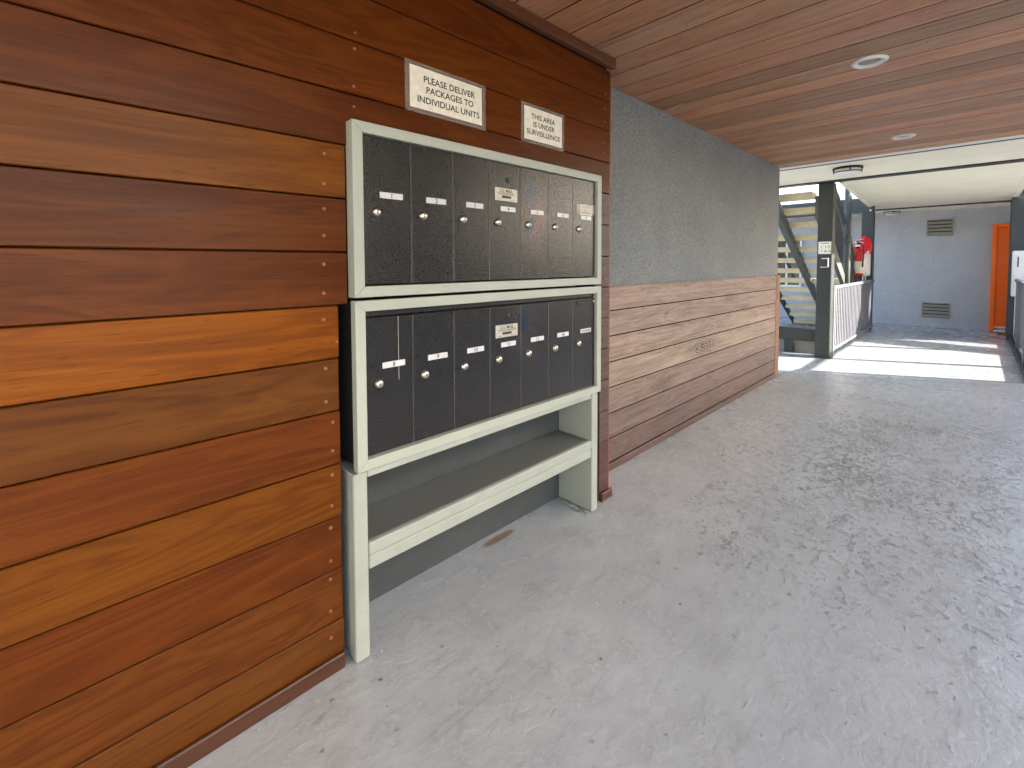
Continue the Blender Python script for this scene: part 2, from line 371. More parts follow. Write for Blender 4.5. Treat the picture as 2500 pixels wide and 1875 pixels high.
    g.l(g.bump(hgt, 1.0, 0.006, g.bump(big, 0.5, 0.03)), bs.inputs['Normal'])
    return m
M['floor'] = floor_mat()

# ------------------------------------------------------------------ ground and floor
def sheet(name, pts, z, mat):
    bm = B(); bm.faces.new([bm.verts.new((x, y, z)) for x, y in pts]); o = part(name, bm, mat); o['kind'] = 'structure'; return o
sheet('ground', [(-900, -900), (900, -900), (900, 900), (-900, 900)], -0.12, M['asphalt'])
fl = B(); poly(fl, [(-9.0, -0.58), (14.0, -0.58), (14.0, 6.0), (5.9, 6.0), (5.9, 1.80), (-9.0, 1.80)], -0.115, 0.0)
tag(part('walkway_floor', fl, M['floor']), kind='structure')

# ------------------------------------------------------------------ varnished wood wall with the mailbox niche
WX0, WX1 = -2.45, 2.13
wall = thing('wood_clad_wall', (0.0, 1.5, 0), 'varnished red brown plank wall around the two mailbox units', 'wall')
seam = [0.0, 0.160, 0.333, 0.506, 0.680, 0.856, 1.028, 1.199, 1.370, 1.543, 1.716, 1.885, 2.058, 2.214, 2.386]
tint = {0: (0.9, 1.1, 1.6), 1: (0.85, 0.9, 1.2), 2: (0.98, 0.95, 1.0), 3: (1.1, 1.25, 1.0), 4: (0.95, 0.9, 1.0), 5: (1.05, 1.35, 1.9),
        6: (1.75, 1.85, 0.7), 7: (0.98, 0.95, 1.3), 8: (0.85, 0.82, 1.0), 9: (1.35, 1.55, 0.9), 10: (0.9, 0.85, 1.1), 11: (1.0, 0.9, 0.8), 12: (0.98, 0.9, 0.9), 13: (1.0, 0.9, 0.95)}
back = pbox('backing', (WX0, 0.60, 1.452, 1.60, 0.0, 2.44), M['dark'], wall)
pbox('backing', (2.045, WX1-0.003, 1.452, 1.60, 0.0, 2.44), M['dark'], wall)
pbox('backing', (0.6, 2.045, 1.452, 1.60, 1.80, 2.44), M['dark'], wall)
for i in range(14):
    z0, z1 = seam[i]+0.0020, seam[i+1]-0.0020
    if i < 10:
        xe = 0.597 if i < 7 else 0.6285
        xe += random.uniform(-0.003, 0.003) if i < 7 else 0
        pbox('plank', (WX0, xe, 1.430+random.uniform(-0.0012, 0.0012), 1.450, z0, z1), M['plank'], wall, 0.0025, tint[i])
        pbox('plank', (2.046 if i < 7 else 2.003, WX1+0.005, 1.430+random.uniform(-0.001, 0.001), 1.450, z0, z1), M['plank_end'], wall, 0.0025, (0.50, 0.58, 0.64) if i > 1 else (0.46, 0.38, 0.42))
    else:
        pbox('plank', (WX0, WX1+0.005, 1.430+random.uniform(-0.001, 0.001), 1.450, z0, z1), M['plank'], wall, 0.0025, tint[i])
pbox('baseboard', (WX0, 0.592, 1.412, 1.4285, 0.0, 0.052), M['trimwood'], wall, 0.004, (0.26, 0.22, 0.16))
pbox('baseboard', (2.05, 2.152, 1.412, 1.4285, 0.0, 0.052), M['trimwood'], wall, 0.004, (0.40, 0.36, 0.42))
pbox('ceiling_batten', (WX0, 2.133, 1.392, 1.4285, 2.388, 2.4385), M['trimwood'], wall, 0.003, (0.45, 0.40, 0.30))
pbox('corner_trim', (2.1365, 2.150, 1.436, 1.604, 0.0, 2.386), M['trimwood'], wall, 0.002, (1.0, 0.9, 0.9))
sb = lathe(B(), [(0.0001, -0.0022), (0.0028, -0.0022), (0.0032, -0.0008), (0.0036, -0.0030), (0.0056, -0.0022), (0.0056, 0.001)], 0, 0, 0, 10, 'Y')
scr = None
spots = [(0.561, 1.677), (0.558, 1.583), (0.557, 1.505), (0.555, 1.421), (0.553, 1.331), (0.551, 1.240), (0.549, 1.157), (0.590, 1.081), (0.552, 1.0), (0.551, 0.893),
         (0.571, 0.822), (0.569, 0.729), (0.566, 0.651), (0.562, 0.55), (0.558, 0.479), (0.556, 0.37), (0.554, 0.31), (0.552, 0.204), (0.552, 0.115),
         (0.67, 2.084), (0.666, 2.032), (0.662, 1.911), (0.661, 1.845), (2.085, 2.34), (2.085, 2.25), (2.08, 2.17), (2.08, 2.1), (2.07, 1.99), (2.07, 1.93),
         (2.07, 1.84), (2.07, 1.76)]
dspots = [q for i in range(10) for q in ((2.075, seam[i]+0.05), (2.075, seam[i+1]-0.045))]
for x, z in spots:
    if scr is None:
        for v in sb.verts: v.co += Vector((x, 1.430, z))
        scr = part('screw', sb, M['copper'], wall); scr_y = WL[scr.name].y
    else: copy_part(scr, (x, scr_y, z), wall)
db = lathe(B(), [(0.0001, -0.0010), (0.0046, -0.0008), (0.0052, 0.001)], 0, 0, 0, 8, 'Y'); dn = None
for x, z in dspots:
    if dn is None:
        for v in db.verts: v.co += Vector((x, 1.4295, z))
        dn = part('nail', db, M['bronze'], wall); dn_y = WL[dn.name].y
    else: copy_part(dn, (x, dn_y, z), wall)

# ------------------------------------------------------------------ mailboxes
DX = [0.672+0.1835*i for i in range(8)]
def mitre_frame(root, x0, x1, z0, z1, wv, y0, y1, mat):
    o = [(x0, z0), (x1, z0), (x1, z1), (x0, z1)]; n = [(x0+wv, z0+wv), (x1-wv, z0+wv), (x1-wv, z1-wv), (x0+wv, z1-wv)]
    for i in range(4):
        j = (i+1) % 4
        q = [o[i], o[j], n[j], n[i]]
        # pull each rail back 0.3 mm from the mitre so that the joint shows
        cx_ = sum(p[0] for p in q)/4; cz_ = sum(p[1] for p in q)/4
        q = [(p[0]+(0.0004 if i % 2 == 0 and p[0] < cx_ else -0.0004 if i % 2 == 0 else 0), p[1]+((0.0004 if p[1] < cz_ else -0.0004) if i % 2 else 0)) for p in q]
        bm = prism(B(), q, lambda p, s: (p[0], y0 if s == 0 else y1, p[1]))
        fe = [e for e in bm.edges if all(abs(v.co.y-y0) < 1e-5 for v in e.verts)]
        bmesh.ops.bevel(bm, geom=fe, offset=0.0012, segments=1, affect='EDGES')
        part('frame_rail', bm, mat, root)
def lock(bm, x, y, z):
    return lathe(bm, [(0.0001, -0.0115), (0.0105, -0.0115), (0.0125, -0.0095), (0.0135, -0.006), (0.0165, -0.0035), (0.0165, 0.001)], x, y, z, 16, 'Y')
def us_plate(door, x, z):
    pl_ = pbox('mail_plate', (x-0.065, x+0.065, 1.4005, 1.4025, z-0.027, z+0.027), M['usplate'], door, 0.0008)
    text('plate_lettering', 'U.S. MAIL', M['ink'], door, (x, 1.3999, z+0.0155), width=0.078, height=0.0150)
    bm = B()
    for k, (zz, x0, x1, h) in enumerate(((0.004, -0.052, 0.052, 0.0022), (0.0008, -0.046, 0.046, 0.0014), (-0.021, -0.055, -0.028, 0.0014), (-0.021, 0.02, 0.055, 0.0014))):
        xx = x+x0
        while xx < x+x1:
            ww = random.uniform(0.002, 0.007); box(bm, xx, min(xx+ww, x+x1), 1.3998, 1.4002, z+zz-h/2, z+zz+h/2); xx += ww+0.0018
    part('fine_print', bm, M['ink'], door)['kind'] = 'stuff'
    pbox('maker_badge', (x-0.026, x+0.026, 1.3990, 1.4003, z-0.0150, z-0.0045), M['black'], door)
    for s in (-1, 1):
        part('rivet', lathe(B(), [(0.0001, -0.0012), (0.0022, -0.0008), (0.003, 0.0006)], x+s*0.058, 1.4003, z+0.001, 8, 'Y'), M['steel'], door)
def mail_unit(label, z0, z1, y1, zplate, zlock, names, header, zus, zkey):
    root = thing('mailbox_unit', (1.315, 1.5, z0), label, 'mailboxes', 'mailbox units in the plank wall')
    mitre_frame(root, 0.634, 1.996, z0, z1, 0.0355, 1.387, y1, M['sage'])
    pbox('housing', (0.645, 1.985, y1+0.002, 1.615, z0+0.01, z1-0.01), M['dark'], root)
    zt, zb = z1-0.0375-header, z0+0.040
    if header > 0.012:
        pbox('header_strip', (0.673, 1.957, 1.4065, 1.4145, zt+0.004, z1-0.038), M['door'], root, 0.0008)
    for i, nm in enumerate(names):
        x0, x1 = DX[i]+0.0022, DX[i+1]-0.0022
        d = pbox('door', (x0, x1, 1.4025+random.uniform(0, 0.0012), 1.413, zb+random.uniform(0, 0.002), zt), M['door'], root, 0.0016)
        # bright folded edge along the hinge side
        pbox('edge_bead', (x1-0.0012, x1+0.0010, 1.4015, 1.408, zb+0.003, zt-0.004), M['bead'], d)
        px = DX[i]+0.105
        pbox('number_plate', (px-0.044, px+0.044, 1.3995, 1.4024, zplate-0.0105, zplate+0.0105), M['plate'], d, 0.001)
        wd = {1: 0.0045, 2: 0.016}.get(len(nm), 0.072)
        text('numeral' if len(nm) < 3 else 'plate_lettering', nm, M['ink'], d, (px, 1.3990, zplate), height=0.0155 if len(nm) < 3 else 0.011, width=None if len(nm) < 3 else wd)
        lk = part('lock', lock(B(), DX[i]+0.048, 1.4025, zlock), M['steel'], d)
        pbox('keyhole', (DX[i]+0.0472, DX[i]+0.0490, 1.3902, 1.3912, zlock-0.006, zlock+0.003), M['black'], d)
        if i == 3:
            us_plate(d, DX[i]+0.0965-0.0015, zus)
            part('arrow_lock', lathe(B(), [(0.0001, -0.002), (0.009, -0.002), (0.0115, 0.0), (0.0115, 0.002)], DX[i]+0.104, 1.4020, zkey, 16, 'Y'), M['black'], d)
        if nm == '7':
            pbox('tape', (1.800, 1.953, 1.4002, 1.4006, 1.583, 1.632), M['lam'], d)
            pbox('taped_note', (1.826, 1.926, 1.4009, 1.4022, 1.578, 1.632), M['paper'], d)
            for zz, x0_, x1_, st in ((1.620, 1.850, 1.905, 0.004), (1.604, 1.866, 1.880, 0.006), (1.589, 1.842, 1.915, 0.005)):
                pts = []; xx = x0_
                while xx < x1_: pts.append((xx, 1.3997, zz+random.uniform(-st, st))); xx += 0.004
                part('handwriting', tube(B(), pts, 0.0008, 4), M['ink'], d)
        if len(nm) > 3:
            bm = box(B(), 1.806, 1.944, 1.3988, 1.4032, 1.124, 1.140, 0.002); part('mail_slot', bm, M['black'], d)
            part('slot_rivet', lathe(B(), [(0.0001, -0.004), (0.005, -0.003), (0.0065, 0.0005)], 1.943, 1.3988, 1.133, 10, 'Y'), M['steel'], d)
        if nm == '8':
            pbox('pale_line', (0.7955, 0.7968, 1.4012, 1.4030, 0.925, zt-0.003), M['usplate'], d)  # thin pale strip down the upper part of this door
    return root
mail_unit('upper sage framed mailbox unit with dark doors numbered 1 to 7', 1.222, 1.792, 1.436, 1.564, 1.505, list('1234567'), 0.0, 1.624, 1.686)
mail_unit('lower sage framed mailbox unit with doors 8 to 14 and outgoing slot', 0.645, 1.211, 1.418, 0.984, 0.924, ['8', '9', '10', '11', '12', '14', 'OUTGOING MAIL'], 0.022, 1.043, 1.108)

# ------------------------------------------------------------------ shelf stand under the mailboxes
st = thing('shelf_stand', (1.3, 1.5, 0), 'worn sage painted wooden stand with one shelf under the mailboxes', 'shelf')
pbox('leg', (0.620, 0.669, 1.3925, 1.625, 0.004, 0.640), M['sage_d'], st, 0.004)
pbox('leg', (1.925, 1.977, 1.3925, 1.625, 0.004, 0.640), M['sage_d'], st, 0.004)
pbox('apron', (0.671, 1.923, 1.398, 1.418, 0.617, 0.643), M['sage_d'], st, 0.003)
pbox('top_board', (0.671, 1.923, 1.420, 1.625, 0.622, 0.641), M['sage_d'], st, 0.002)
M['shelf_shade'] = paint('shelf_paint_shaded', (0.115, 0.12, 0.112), 0.55, 0.12, 0.25, 45, 0.3, (0.16, 0.155, 0.12))  # shelf colour darkened to stand for the shade under the mailboxes
sh = pbox('shelf', (0.671, 1.923, 1.414, 1.624, 0.372, 0.3915), M['shelf_shade'], st, 0.003)
pbox('shelf_lip', (0.671, 1.923, 1.392, 1.412, 0.350, 0.3925), M['sage_d'], sh, 0.004)
pbox('shelf_lip', (0.671, 1.923, 1.395, 1.412, 0.301, 0.3465), M['sage_d'], sh, 0.004)
M['niche_shade'] = paint('niche_paint_shaded', (0.055, 0.062, 0.062), 0.6, 0.18, 0.5, 40, 0.25, (0.09, 0.09, 0.075))  # dark tone paints the dimness inside the recess
pbox('back_panel', (0.605, 2.04, 1.6265, 1.640, 0.0, 0.66), M['niche_shade'], st)
fk = B()
def flake(bm, x, y, z, s, tilt):
    n = random.randint(4, 6); a0 = random.uniform(0, 6.28)
    nx, ny = random.uniform(-tilt, tilt), random.uniform(-tilt, tilt)
    vs_ = []
    for k in range(n):
        a = a0+2*math.pi*k/n; r = s*random.uniform(0.45, 1.0)
        dx, dy = r*math.cos(a), r*math.sin(a)
        vs_.append((x+dx, y+dy, z+s*tilt*0.7+dx*nx+dy*ny))
    b = [bm.verts.new(v) for v in vs_]; t = [bm.verts.new((v[0], v[1], v[2]+0.0012)) for v in vs_]
    bm.faces.new(b[::-1]); bm.faces.new(t)
    for k in range(n): bm.faces.new((b[k], b[(k+1) % n], t[(k+1) % n], t[k]))
for k in range(46):
    t = random.random(); flake(fk, 1.915+random.uniform(-0.03, 0.006), 1.40+0.22*t, 0.001, random.uniform(0.004, 0.014), 0.5)
for k in range(22):
    flake(fk, random.uniform(1.55, 1.92), 1.618+random.uniform(-0.018, 0.004), 0.001, random.uniform(0.003, 0.010), 0.5)
for k in range(16):
    flake(fk, random.uniform(0.3, 0.72), 1.40+random.uniform(-0.02, 0.008), 0.001, random.uniform(0.002, 0.005), 0.5)
for k in range(60):
    flake(fk, random.uniform(2.2, 5.6), 1.588-abs(random.gauss(0, 0.02)), 0.001, random.uniform(0.002, 0.008), 0.4)
tag(part('paint_flakes', fk, M['sage_d']), 'loose flakes of pale paint along the foot of the walls', 'paint flakes', kind='stuff')

# ------------------------------------------------------------------ paper signs
def sign(label, x0, x1, z0, z1, ix, iz, lines):
    s = thing('paper_sign', ((x0+x1)/2, 1.4285, z0), label, 'sign')
    pbox('laminate', (x0, x1, 1.4262, 1.4272, z0, z1), M['lam'], s)
    pp = pbox('paper', (ix[0], ix[1], 1.4248, 1.4258, iz[0], iz[1]), M['paper'], s)
    for body, cx, cz, wd, ht in lines: text('lettering', body, M['ink'], pp, (cx, 1.4243, cz), width=wd, height=ht)
sign('larger laminated notice asking to deliver packages to individual units', 0.850, 1.225, 1.880, 2.062, (0.869, 1.204), (1.897, 2.046),
     [('PLEASE DELIVER', 1.047, 2.0075, 0.240, 0.0245), ('PACKAGES TO', 1.049, 1.9705, 0.222, 0.0245), ('INDIVIDUAL UNITS', 1.045, 1.9320, 0.290, 0.0245)])
sign('smaller laminated notice saying this area is under surveillance', 1.434, 1.732, 1.878, 2.057, (1.453, 1.714), (1.894, 2.0405),
     [('THIS AREA', 1.580, 2.003, 0.165, 0.0235), ('IS UNDER', 1.585, 1.968, 0.148, 0.0235), ('SURVEILLENCE', 1.583, 1.931, 0.231, 0.0235)])

# ------------------------------------------------------------------ grey stucco wall with wainscot
gw = thing('stucco_wall', (4.0, 1.7, 0), 'rough grey stucco wall with weathered plank wainscot beside the mailboxes', 'wall')
pbox('stucco', (2.152, 5.905, 1.630, 1.80, 0.0, 2.455), M['stucco'], gw)
pbox('stucco', (WX0, 2.150, 1.642, 1.80, 0.0, 2.455), M['stucco'], gw)
ws = [0.050, 0.2065, 0.370, 0.5375, 0.702, 0.868, 1.031, 1.188]
wt = [(0.50, 0.42, 0.42), (0.60, 0.53, 0.53), (0.78, 0.72, 0.70), (1.0, 0.97, 0.9), (0.98, 0.93, 0.88), (0.92, 0.86, 0.84), (0.95, 0.86, 0.83)]  # board tones; lower rows partly darkened to carry shade
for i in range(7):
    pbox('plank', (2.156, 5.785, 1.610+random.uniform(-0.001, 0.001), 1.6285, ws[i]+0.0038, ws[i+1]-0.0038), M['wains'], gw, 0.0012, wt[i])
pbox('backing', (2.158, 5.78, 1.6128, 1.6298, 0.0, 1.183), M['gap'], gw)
pbox('corner_board', (5.788, 5.925, 1.606, 1.6285, 0.0, 1.192), M['trimv'], gw, 0.003)
pbox('corner_board', (5.9065, 5.925, 1.6300, 1.80, 0.0, 1.192), M['trimv'], gw, 0.003)
pbox('base_strip', (2.156, 5.785, 1.598, 1.6285, 0.0, 0.0465), M['wains'], gw, 0.004, (0.40, 0.30, 0.29))
nb = lathe(B(), [(0.0001, -0.0006), (0.0042, -0.0006), (0.0046, 0.0008)], 0, 0, 0, 8, 'Y'); nl = None
for xx in (2.25, 3.05, 3.95, 4.85, 5.70):
    for i in range(7):
        for zz in (ws[i]+0.035, ws[i+1]-0.035):
            p_ = (xx+random.uniform(-0.012, 0.012), 1.6090, zz+random.uniform(-0.006, 0.006))
            if nl is None:
                for v in nb.verts: v.co += Vector(p_)
                nl = part('nail', nb, M['bronze'], gw)
            else: copy_part(nl, p_, gw)
tag(part('dry_straw', tube(B(), [(3.017, 1.436, 2.431), (3.03, 1.53, 2.405), (3.041, 1.622, 2.378)], 0.0016, 5), M['straw']), 'thin pale straw hanging between plank ceiling and grey wall', 'straw')

# ------------------------------------------------------------------ plank ceiling
ce = thing('plank_ceiling', (2.0, 0.5, 2.44), 'brown tongue and groove plank ceiling over the passage', 'ceiling')
pbox('backing', (-2.5, 5.940, -0.55, 1.615, 2.4424, 2.60), M['gap'], ce)
k0 = -23; xs_ = []
x = 1.744
while x > -2.4: x -= 0.1883
while x < 5.9:
    a, b = max(x, -2.5)+0.0046, min(x+0.1883, 5.945)-0.0046
    f = random.uniform(0.72, 1.22); r_ = random.uniform(0.92, 1.10)
    if b-a > 0.03: pbox('plank', (a, b, -0.555, 1.629 if a > 2.1 else 1.45, 2.440+random.uniform(-0.0012, 0.0012), 2.462), M['ceil'], ce, 0.0012, (f*r_, f, f*random.uniform(0.92, 1.08)))
    x += 0.1883
nb = lathe(B(), [(0.0001, -0.0008), (0.0036, -0.0006), (0.0042, 0.001)], 0, 0, 0, 6, 'Z'); nl = None
x = 1.744+0.1883*-6
while x < 5.85:
    for yy in (0.985, 0.20):
        for s in (0.045, 0.145):
            p_ = (x+s+random.uniform(-0.006, 0.006), yy+random.uniform(-0.012, 0.012), 2.4392)
            if nl is None:
                for v in nb.verts: v.co += Vector(p_)
                nl = part('nail', nb, M['copper'], ce)
            else: copy_part(nl, p_, ce)
    x += 0.1883
def can(x, y, label):
    t = thing('recessed_downlight', (x, y, 2.44), label, 'ceiling light', 'recessed downlights in the plank ceiling')
    part('trim_ring', lathe(B(), [(0.050, 0.0), (0.062, -0.011), (0.070, -0.012), (0.0815, -0.006), (0.0835, -0.003), (0.0835, 0.0005)], x, y, 2.4385, 36), M['white'], t)
    part('lens', lathe(B(), [(0.0001, -0.0030), (0.030, -0.0020), (0.0495, -0.0004)], x, y, 2.4385, 32), M['lensg'], t)
M['lensg'] = plain('frosted_lens', (0.26, 0.25, 0.22), 0.35)
can(3.168, 0.445, 'recessed ceiling light nearest the camera in the planks')
can(5.244, 0.484, 'recessed ceiling light near the far edge of the plank ceiling')

# ------------------------------------------------------------------ roof over the passage and an unseen block added to shade it
rf = thing('passage_roof', (1.7, 0.6, 2.6), 'flat stucco roof slab over the plank ceiling', 'roof')
pbox('slab', (-2.5, 5.94, -0.85, 1.80, 2.605, 2.85), M['stucco_right'], rf)
pbox('fascia', (-2.5, 5.94, -0.575, -0.562, 2.43, 2.604), M['steelgrey'], rf)
shade_blk = thing('unseen_shade_block', (7.5, -10, 0), 'unseen brown block added on the right to shade the passage', 'building')
M['stucco_blk'] = stucco('brown_stucco', (0.16, 0.145, 0.125), 45, 0.004, 0.1, 0.06)
pbox('wall', (2.95, 11.62, -12.0, -8.0, -0.1, 6.5), M['stucco_blk'], shade_blk)

# ------------------------------------------------------------------ soffits and beams
s1 = thing('walkway_soffit', (6.7, 0.6, 2.44), 'narrow cream soffit between plank ceiling and first dark beam', 'soffit')
pbox('edge_strip', (5.948, 6.066, -0.56, 2.6, 2.4365, 2.60), M['white'], s1)
pbox('reveal_strip', (6.067, 6.098, -0.56, 2.6, 2.432, 2.60), M['steelgrey'], s1)
pbox('panel', (6.099, 7.328, -0.56, 2.9, 2.444, 2.60), M['soffit'], s1)
bmx = thing('steel_beam', (7.4, 0.6, 2.43), 'dark grey beam crossing over the walkway at the near column', 'beam')
pbox('flange', (7.33, 7.475, -0.62, 3.2, 2.428, 2.60), M['steelgrey'], bmx, 0.004)
pbox('lip', (7.476, 7.575, -0.62, 3.2, 2.441, 2.60), M['vent'], bmx, 0.003)
s2 = thing('walkway_soffit', (9.8, 0.6, 2.44), 'wide cream soffit panel over the sunlit walkway', 'soffit')
part('panel', poly(B(), [(7.577, -0.43), (12.09, -0.43), (12.09, 1.565), (7.577, 1.345)], 2.446, 2.56), M['soffit'], s2)
part('edge_trim', poly(B(), [(7.577, 1.30), (12.09, 1.52), (12.09, 1.575), (7.577, 1.355)], 2.432, 2.4445), M['soffit'], s2)
pbox('edge_trim', (7.577, 12.09, -0.45, -0.39, 2.432, 2.4445), M['soffit'], s2)
sf = thing('steel_beam', (12.15, 0.6, 2.4), 'dark beam at the far end of the wide cream soffit', 'beam')
pbox('flange', (12.092, 12.20, -0.9, 2.2, 2.425, 2.56), M['steelgrey'], sf, 0.004)

def drum_light(x, y, z, r, label):
    t = thing('drum_light', (x, y, z), label, 'ceiling light', 'drum lights under the cream soffits')
    part('base_ring', lathe(B(), [(0.0001, 0), (r, 0), (r+0.004, -0.006), (r+0.004, -0.022), (r-0.004, -0.024), (0.0001, -0.024)], x, y, z, 40), M['bronze'], t)
    part('diffuser', lathe(B(), [(r-0.014, -0.022), (r-0.014, -0.062), (r-0.03, -0.076), (r*0.5, -0.088), (0.0001, -0.092)], x, y, z, 40), M['diff'], t)
    part('band', lathe(B(), [(r-0.013, -0.050), (r-0.004, -0.050), (r-0.004, -0.060), (r-0.013, -0.060)], x, y, z, 40), M['bronze'], t)
    for a in (200, 290, 20, 110):
        ca, sa = math.cos(R(a)), math.sin(R(a)); bm = B()
        tube(bm, [(x+(r-0.008)*ca, y+(r-0.008)*sa, z-0.02), (x+(r-0.008)*ca, y+(r-0.008)*sa, z-0.056)], 0.006, 6)
        part('strap', bm, M['bronze'], t)
drum_light(6.50, 1.085, 2.443, 0.142, 'near bronze banded drum light on the narrow cream soffit')
drum_light(12.42, 1.29, 2.418, 0.135, 'far bronze banded drum light by the grey end wall')

# ------------------------------------------------------------------ columns
pbox_ = pbox
nc = thing('steel_column', (7.51, 1.475, 0), 'dark square column with unit sign at the foot of the stairs', 'column')
pbox('shaft', (7.42, 7.60, 1.39, 1.562, 0.0, 2.427), M['steelgrey'], nc, 0.006)
pbox('base_plate', (7.405, 7.615, 1.375, 1.577, 0.0, 0.012), M['steelgrey'], nc, 0.002)
sg = thing('direction_sign', (7.41, 1.47, 1.45), 'small cream unit direction sign on the dark column', 'sign')
pbox('panel', (7.410, 7.4175, 1.398, 1.545, 1.452, 1.622), M['paper'], sg, 0.001)
text('lettering', 'MAILROOM', M['ink'], sg, (7.4093, 1.472, 1.602), width=0.10, height=0.014, face='-X') if False else None
def glyphs(rows):
    for body, yy, zz, wd, ht in rows: text('lettering', body, M['ink'], sg, (7.4093, yy, zz), width=wd, height=ht, face='-X')
glyphs([('1-7', 1.435, 1.551, 0.058, 0.026), ('8-14', 1.438, 1.491, 0.075, 0.026)])
bm = B()
yy = 1.520
while yy > 1.425:
    wd = random.uniform(0.006, 0.012); box(bm, 7.4090, 7.4100, yy-wd, yy, 1.594, 1.594+random.uniform(0.008, 0.012)); yy -= wd+0.003
part('fine_print', bm, M['ink'], sg)['kind'] = 'stuff'
for zz, s in ((1.551, 1), (1.491, -1)):
    pts = [(-0.008, -0.007*s), (0.008, -0.007*s), (0, 0.009*s)]
    part('arrow', prism(B(), pts, lambda p, q, zz=zz: (7.4092+0.0006*q, 1.508-p[0], zz+p[1])), M['ink'], sg)
ob = thing('outlet_box', (7.40, 1.47, 1.27), 'square dark outlet box with white rim under the direction sign', 'outlet box')
pbox('box', (7.385, 7.4185, 1.424, 1.516, 1.272, 1.392), M['black'], ob, 0.006)
for b in ((7.380, 7.390, 1.418, 1.429, 1.268, 1.396), (7.380, 7.390, 1.4295, 1.50, 1.384, 1.396), (7.380, 7.390, 1.4295, 1.515, 1.266, 1.276)):
    pbox('rim', b, M['white'], ob, 0.003)
fc = thing('steel_column', (11.36, 1.535, 0), 'dark column at the far end of the left railing', 'column')
pbox('shaft', (11.27, 11.45, 1.442, 1.630, 0.0, 2.33), M['bluegrey'], fc, 0.006)
cb = thing('steel_beam', (11.4, 2.6, 2.33), 'dark beam running left from the far column behind the stairs', 'beam')
pbox('web', (11.30, 11.42, 1.445, 5.6, 2.3315, 2.62), M['bluegrey'], cb, 0.004)
part('bolt', lathe(B(), [(0.0001, -0.010), (0.018, -0.010), (0.020, 0.001)], 11.2995, 1.50, 2.365, 10, 'X'), M['white'], cb)
rc = thing('grey_pier', (11.5, -0.6, 0), 'slate painted pier at the right edge of the picture', 'pier')
pbox('shaft', (11.38, 11.80, -1.10, -0.372, 0.0, 2.425), M['bluegrey'], rc, 0.008)
wb = thing('utility_box', (11.3, -0.55, 0.75), 'white utility box mounted on the slate pier', 'utility box')
pbox('case', (11.20, 11.3785, -0.90, -0.398, 0.757, 1.520), M['white'], wb, 0.02, seg=3)
pbox('latch', (11.190, 11.1995, -0.47, -0.455, 1.25, 1.42), M['black'], wb, 0.002)
part('conduit', tube(B(), [(11.36, -0.46, 0.757), (11.36, -0.46, 0.0)], 0.012, 8), M['white'], wb)

# ------------------------------------------------------------------ railings
def railing(label, x0, x1, y, ztop, pw, pitch, mat, posts, cat='railing', ztr=0.045, py=None):
    py = py or pw
    t = thing('picket_railing', ((x0+x1)/2, y, 0), label, cat)
    pbox('top_rail', (x0, x1, y-0.025, y+0.025, ztop-ztr, ztop), mat, t, 0.004)
    pbox('bottom_rail', (x0, x1, y-0.02, y+0.02, 0.065, 0.105), mat, t, 0.004)
    n = int((x1-x0-0.05)/pitch); pk = None
    for i in range(n):
        xx = x0+0.05+pitch*(i+0.5)
        if any(abs(xx-p) < 0.06 for p in posts): continue
        if pk is None: pk = pbox('picket', (xx-pw/2, xx+pw/2, y-py/2, y+py/2, 0.105, ztop-ztr), mat, t); zc = WL[pk.name].z
        else: copy_part(pk, (xx, y, zc), t)
    for p in posts: pbox('post', (p-0.04, p+0.04, y-0.04, y+0.04, 0.0, ztop+0.012), mat, t, 0.004)
    return t
railing('grey picket railing between the two dark columns on the left', 7.602, 11.268, 1.425, 1.0, 0.058, 0.122, M['picket'], [7.66], py=0.009)
railing('grey picket railing along the right edge of the walkway', 7.42, 11.378, -0.46, 1.05, 0.016, 0.115, M['picket'], [7.47, 8.50, 9.9])
pbox('kerb', (7.42, 11.378, -0.53, -0.40, 0.0, 0.055), M['bluegrey'], bpy.data.objects['picket_railing.001'], 0.01)

# ------------------------------------------------------------------ drain pipe, extinguisher
dp = thing('drain_pipe', (9.72, 1.60, 0), 'grey green vertical drain pipe behind the left railing', 'pipe')
part('pipe', tube(B(), [(9.72, 1.60, 0.0), (9.72, 1.60, 2.75)], 0.052, 16), M['pipe'], dp)
part('coupling', lathe(B(), [(0.052, -0.06), (0.062, -0.058), (0.062, 0.058), (0.052, 0.06)], 9.72, 1.60, 1.73, 20), M['pipe'], dp)
ex = thing('fire_extinguisher', (10.75, 1.60, 1.05), 'red fire extinguisher hung beside the far dark column', 'fire extinguisher')
EX, EY = 10.72, 1.600
part('cylinder', lathe(B(), [(0.0001, 0.0), (0.07, 0.002), (0.092, 0.02), (0.095, 0.06), (0.095, 0.44), (0.085, 0.49), (0.055, 0.525), (0.03, 0.535), (0.0001, 0.535)], EX, EY, 1.07, 24), M['red'], ex)
part('label', lathe(B(), [(0.0962, 0.06), (0.0966, 0.065), (0.0966, 0.28), (0.0962, 0.285)], EX, EY, 1.07, 24), M['label'], ex)
part('label', lathe(B(), [(0.038, 0.565), (0.040, 0.567), (0.040, 0.605), (0.038, 0.607)], EX, EY, 1.07, 16), M['white'], ex)
part('neck', lathe(B(), [(0.036, 0.53), (0.036, 0.62), (0.052, 0.625), (0.052, 0.66), (0.03, 0.67), (0.0001, 0.67)], EX, EY, 1.07, 16), M['bronze'], ex)
part('handle', tube(B(), [(EX-0.02, EY+0.02, 1.74), (EX-0.06, EY-0.06, 1.775), (EX-0.07, EY-0.11, 1.765)], 0.014, 8), M['steel'], ex)
part('handle', tube(B(), [(EX-0.02, EY+0.02, 1.72), (EX-0.06, EY-0.05, 1.72), (EX-0.07, EY-0.10, 1.70)], 0.011, 8), M['steel'], ex)
